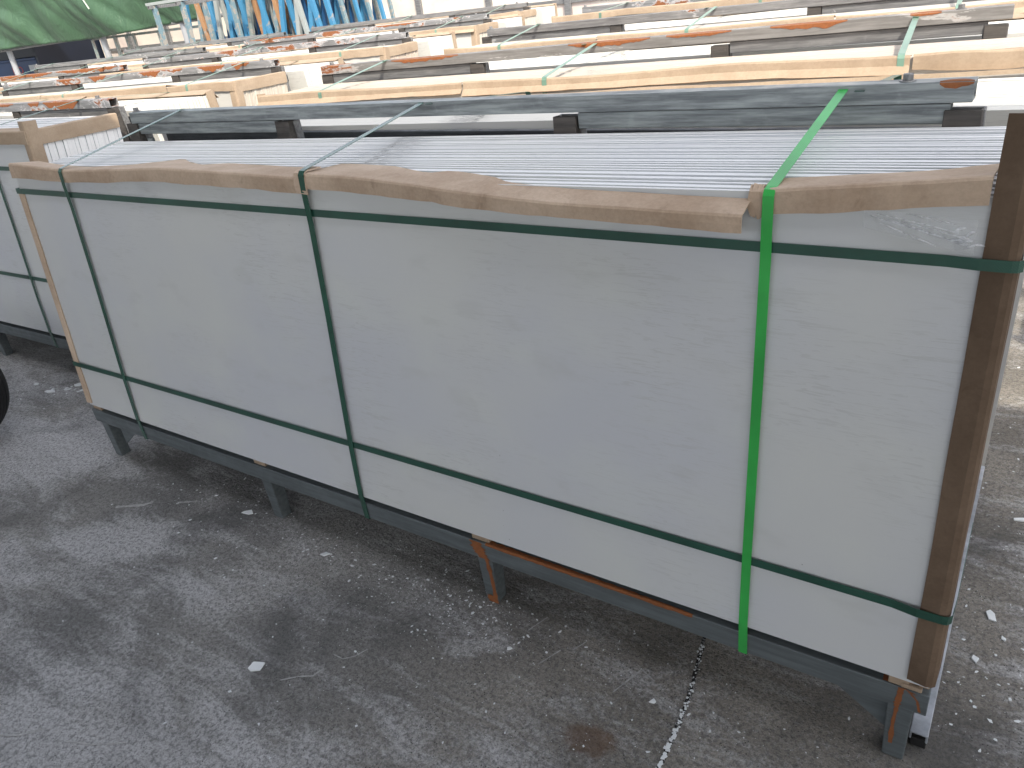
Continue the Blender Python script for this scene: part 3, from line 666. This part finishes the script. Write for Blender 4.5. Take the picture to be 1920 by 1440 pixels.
# two lower grey frames left of the blue ones
r = empty('pipe_trestle', (-7.6, 6.6, 0), (0, 0, 0), 'grey blue trestle with flat top rail left of the blue stands', 'trestle')
for x in (-.86, -.17):
    for y in (0, .9):
        MB().tube((x+.01, y, 0), (x, y, 1.85), .07, .06, up=(0, 1, 0)).build('leg', P_GB, r, bevel=.004, seg=1)
for y in (0, .9): MB().tube((-1.03, y, 1.885), (.25, y, 1.885), .045, .04).build('rail', P_LG, r, bevel=.004, seg=1)
for x in (-.86, -.17): MB().tube((x, -.1, 1.84), (x, 1.0, 1.84), .045, .045).build('rail', STEEL, r)

# ------------------------------------------------------------------ back wall, tarpaulin, dark store and its boxes
m_ = M('limewashed_wall', rough=.9); n_ = m_.noise(1.4, 6, .6)
c = m_.mix(m_.ramp(n_, .35, .7), (.72, .66, .58), (.60, .50, .46)); c = m_.mix(m_.ramp(m_.noise(6, 8, .7), .62, .68, 0, .6), c, (.3, .29, .27)); m_.set('Base Color', c); WALL = m_.mat
wl_ = empty('yard_wall', (0, 0, 0), (0, 0, 0), 'cream and pinkish rendered wall behind the stands', 'wall')
MB().box(-19.4, 9, 12.0, 12.25, 0, 4.2).build('wall_panel', WALL, wl_)
for x in (-18.6, -17.9, -16.2, -14.6, -13.3, -12.2, -10.9, -9.4, -7.8, -6.1, -4.4, -2.6): MB().box(x, x+.12, 11.93, 11.998, 0, 4.2).build('pilaster', STEEL, wl_)
for z in (1.05, 2.3): MB().box(-19.3, 8.9, 11.96, 11.997, z, z+.07).build('string_course', STEEL, wl_)
# open store at the far left
st_ = empty('open_store', (0, 0, 0), (0, 0, 0), 'dark open store under the green tarpaulin at the far left', 'shed')
m_ = M('store_shade_panel', rough=.5); m_.set('Base Color', m_.mix(m_.noise(2, 3), (.003, .005, .012), (.007, .013, .03))); DB = m_.mat  # the store's inner shade is put into this near-black colour
MB().box(-45, -19.5, 14.4, 14.5, 0, 3.2).build('back_panel', DB, st_)
MB().box(-19.6, -19.5, 10.2, 14.4, 0, 3.2).build('side_panel', DB, st_)
MB().box(-45, -19.45, 10.0, 14.5, 3.2, 3.3).build('roof', DB, st_)
m_ = M('blue_crate_paint', (.012, .045, .14), .45); BC = m_.mat
for (x, y, z, w_, d_, h_, l) in ((-24.1, 11.8, 0, 2.3, .8, 1.06, 'wide dark blue crate with red letters and white label in the dark store'), (-22.3, 12.2, 0, .8, .8, 1.30, 'tall dark blue crate in the middle of the dark store'), (-21.2, 11.8, 0, 1.1, .9, 1.30, 'dark blue crate at the right of the dark store')):
    b = empty('blue_crate', (x, y, z), (0, 0, R(4)), l, 'crate', 'blue crates in the dark store')
    MB().box(-w_/2, w_/2, 0, d_, 0, h_).build('crate_body', BC, b, bevel=.02)
    MB().box(-w_/2-.02, w_/2+.02, -.02, d_+.02, h_+.001, h_+.06).build('lid', BC, b, bevel=.01)
    if w_ > 1:
        tc = bpy.data.curves.new('lettering', 'FONT'); tc.body = 'PRO'; tc.size = .30; tc.extrude = .002; tc.align_x = 'CENTER'
        to = bpy.data.objects.new('lettering', tc); to.data.materials.append(M('red_letters', (.5, .04, .02), .5).mat)
        deps = bpy.context.evaluated_depsgraph_get(); col.objects.link(to); deps.update()
        me = bpy.data.meshes.new_from_object(to.evaluated_get(deps)); bpy.data.objects.remove(to)
        tm = bpy.data.objects.new('lettering', me); col.objects.link(tm); tm.parent = b; tm.location = (.0, -.004, h_-.36); tm.rotation_euler = (R(90), 0, 0)
        MB().box(.66, 1.02, -.004, -.001, h_-.32, h_-.14).build('label', M('label_paper', (.6, .62, .65), .6).mat, b)
# tarpaulin
tp = M('green_tarpaulin', rough=.45, spec=.4)
tp.set('Base Color', tp.mix(tp.ramp(tp.noise(.9, 5, .6), .3, .7), (.045, .095, .052), (.062, .12, .068)))
tp.bump(tp.noise(2.2, 5, .55, co=tp.coords((1, 1, .55), (0, R(35), 0)), dist=.9), .8, .10)
NX, NZ = 150, 60; rws = []
for i in range(NX+1):
    u = i/NX; x = -25+13.6*u; rr = []
    for k in range(NZ+1):
        v = k/NZ; z0 = 1.36+.20*u; z = z0+2.7*v
        amp = .11*(1-v*.5); d_ = x*.8+z*1.1
        fold = mnoise.noise(Vector((d_*.9, (x-z)*.22, 1.3)))*amp*1.6-abs(mnoise.noise(Vector((d_*1.7, (x-z)*.35, 7.3))))*amp*1.5+mnoise.noise(Vector((x*.7, z*.9, 3)))*.22
        z += .035*math.sin(u*math.pi*3.5)*(1-v)*-1 + .01*n1(x*4)*(1-v)
        rr.append((x, 9.6+fold-.5*v, z))
    rws.append(rr)
tarp = grid(rws).build('tarpaulin', tp.mat, smooth=True, solid=.004)
tag(tarp, 'creased dark green tarpaulin hanging at the upper left', 'tarpaulin')
PG = paint('grey_pipe_paint', (.34, .35, .37), .7)
fr = empty('pipe_scaffold', (0, 0, 0), (0, 0, 0), 'grey pipe scaffold that carries the green tarpaulin', 'scaffold')
for x in (-19.9, -15.4, -12.3): MB().cyl((x, 9.75, 0), (x, 9.75, 1.42+.13*(x+20)/8), .07, n=20).build('pipe', PG, fr, smooth=False)
MB().cyl((-24, 9.72, 1.38), (-10.4, 9.72, 1.60), .035, n=12).build('rail', STEEL, fr)
for x in (-15.95, -15.0, -14.55, -14.25, -13.3): MB().tube((x, 9.8, 0), (x, 9.8, 1.44), .05, .05, up=(0, 1, 0)).build('upright', P_GY, fr)
MB().box(-16.0, -11.4, 9.83, 9.87, 1.42, 1.47).build('rail', P_GY, fr)
for x, z0 in ((-14.9, 2.05), (-12.0, 2.2)):
    o = MB().tube((x+.28, 9.2, z0), (x-.1, 9.0, z0+1.2), .02, .02).build('tie_rod', M('pale_rod', (.6, .63, .55), .5).mat)
    tag(o, {-14.9: 'thin pale rod hanging in front of the middle of the green tarpaulin', -12.0: 'thin pale rod at the right end of the green tarpaulin'}[x], 'rod', 'pale rods on the tarpaulin')

# ------------------------------------------------------------------ unseen canopy behind the camera, set by the shade edge and sized for light
cn = empty('shade_canopy', (0, 0, 0), (0, 0, 0), 'unseen canopy roof behind the camera, placed to shade the near rack', 'canopy')
m_ = M('canopy_sheet', (.42, .43, .44), .6); CS = m_.mat
rws = []
for i in range(121):
    x = -26+i*.4; rws.append([(x, -.88, 4.0+.03*(i % 2)), (x, -8.3, 4.4+.03*(i % 2))])
grid(rws).build('roof_sheet', CS, cn, solid=.004)
for y in (-1.2, -3.6, -6.2): MB().box(-26, 22, y-.05, y+.05, 3.86, 3.985).build('purlin', STEEL, cn)
for x in (-24, -16, -8, 7, 15): MB().cyl((x, -8.0, 0), (x, -8.0, 3.86), .09, n=20).build('column', STEEL, cn)
wk = empty('added_shade_wall', (0, 0, 0), (0, 0, 0), 'unseen low wall behind the camera, added to cut light on the near rack', 'wall')  # added out of view to hold back low sky light
MB().box(-26, 22, -9.2, -9.0, 0, 1.9).build('wall_panel', M('added_shade_wall', (.22, .22, .21), .9).mat, wk)
MB().box(-26, 22, -9.25, -8.95, 1.902, 1.98).build('coping', M('wall_coping', (.3, .3, .29), .9).mat, wk)
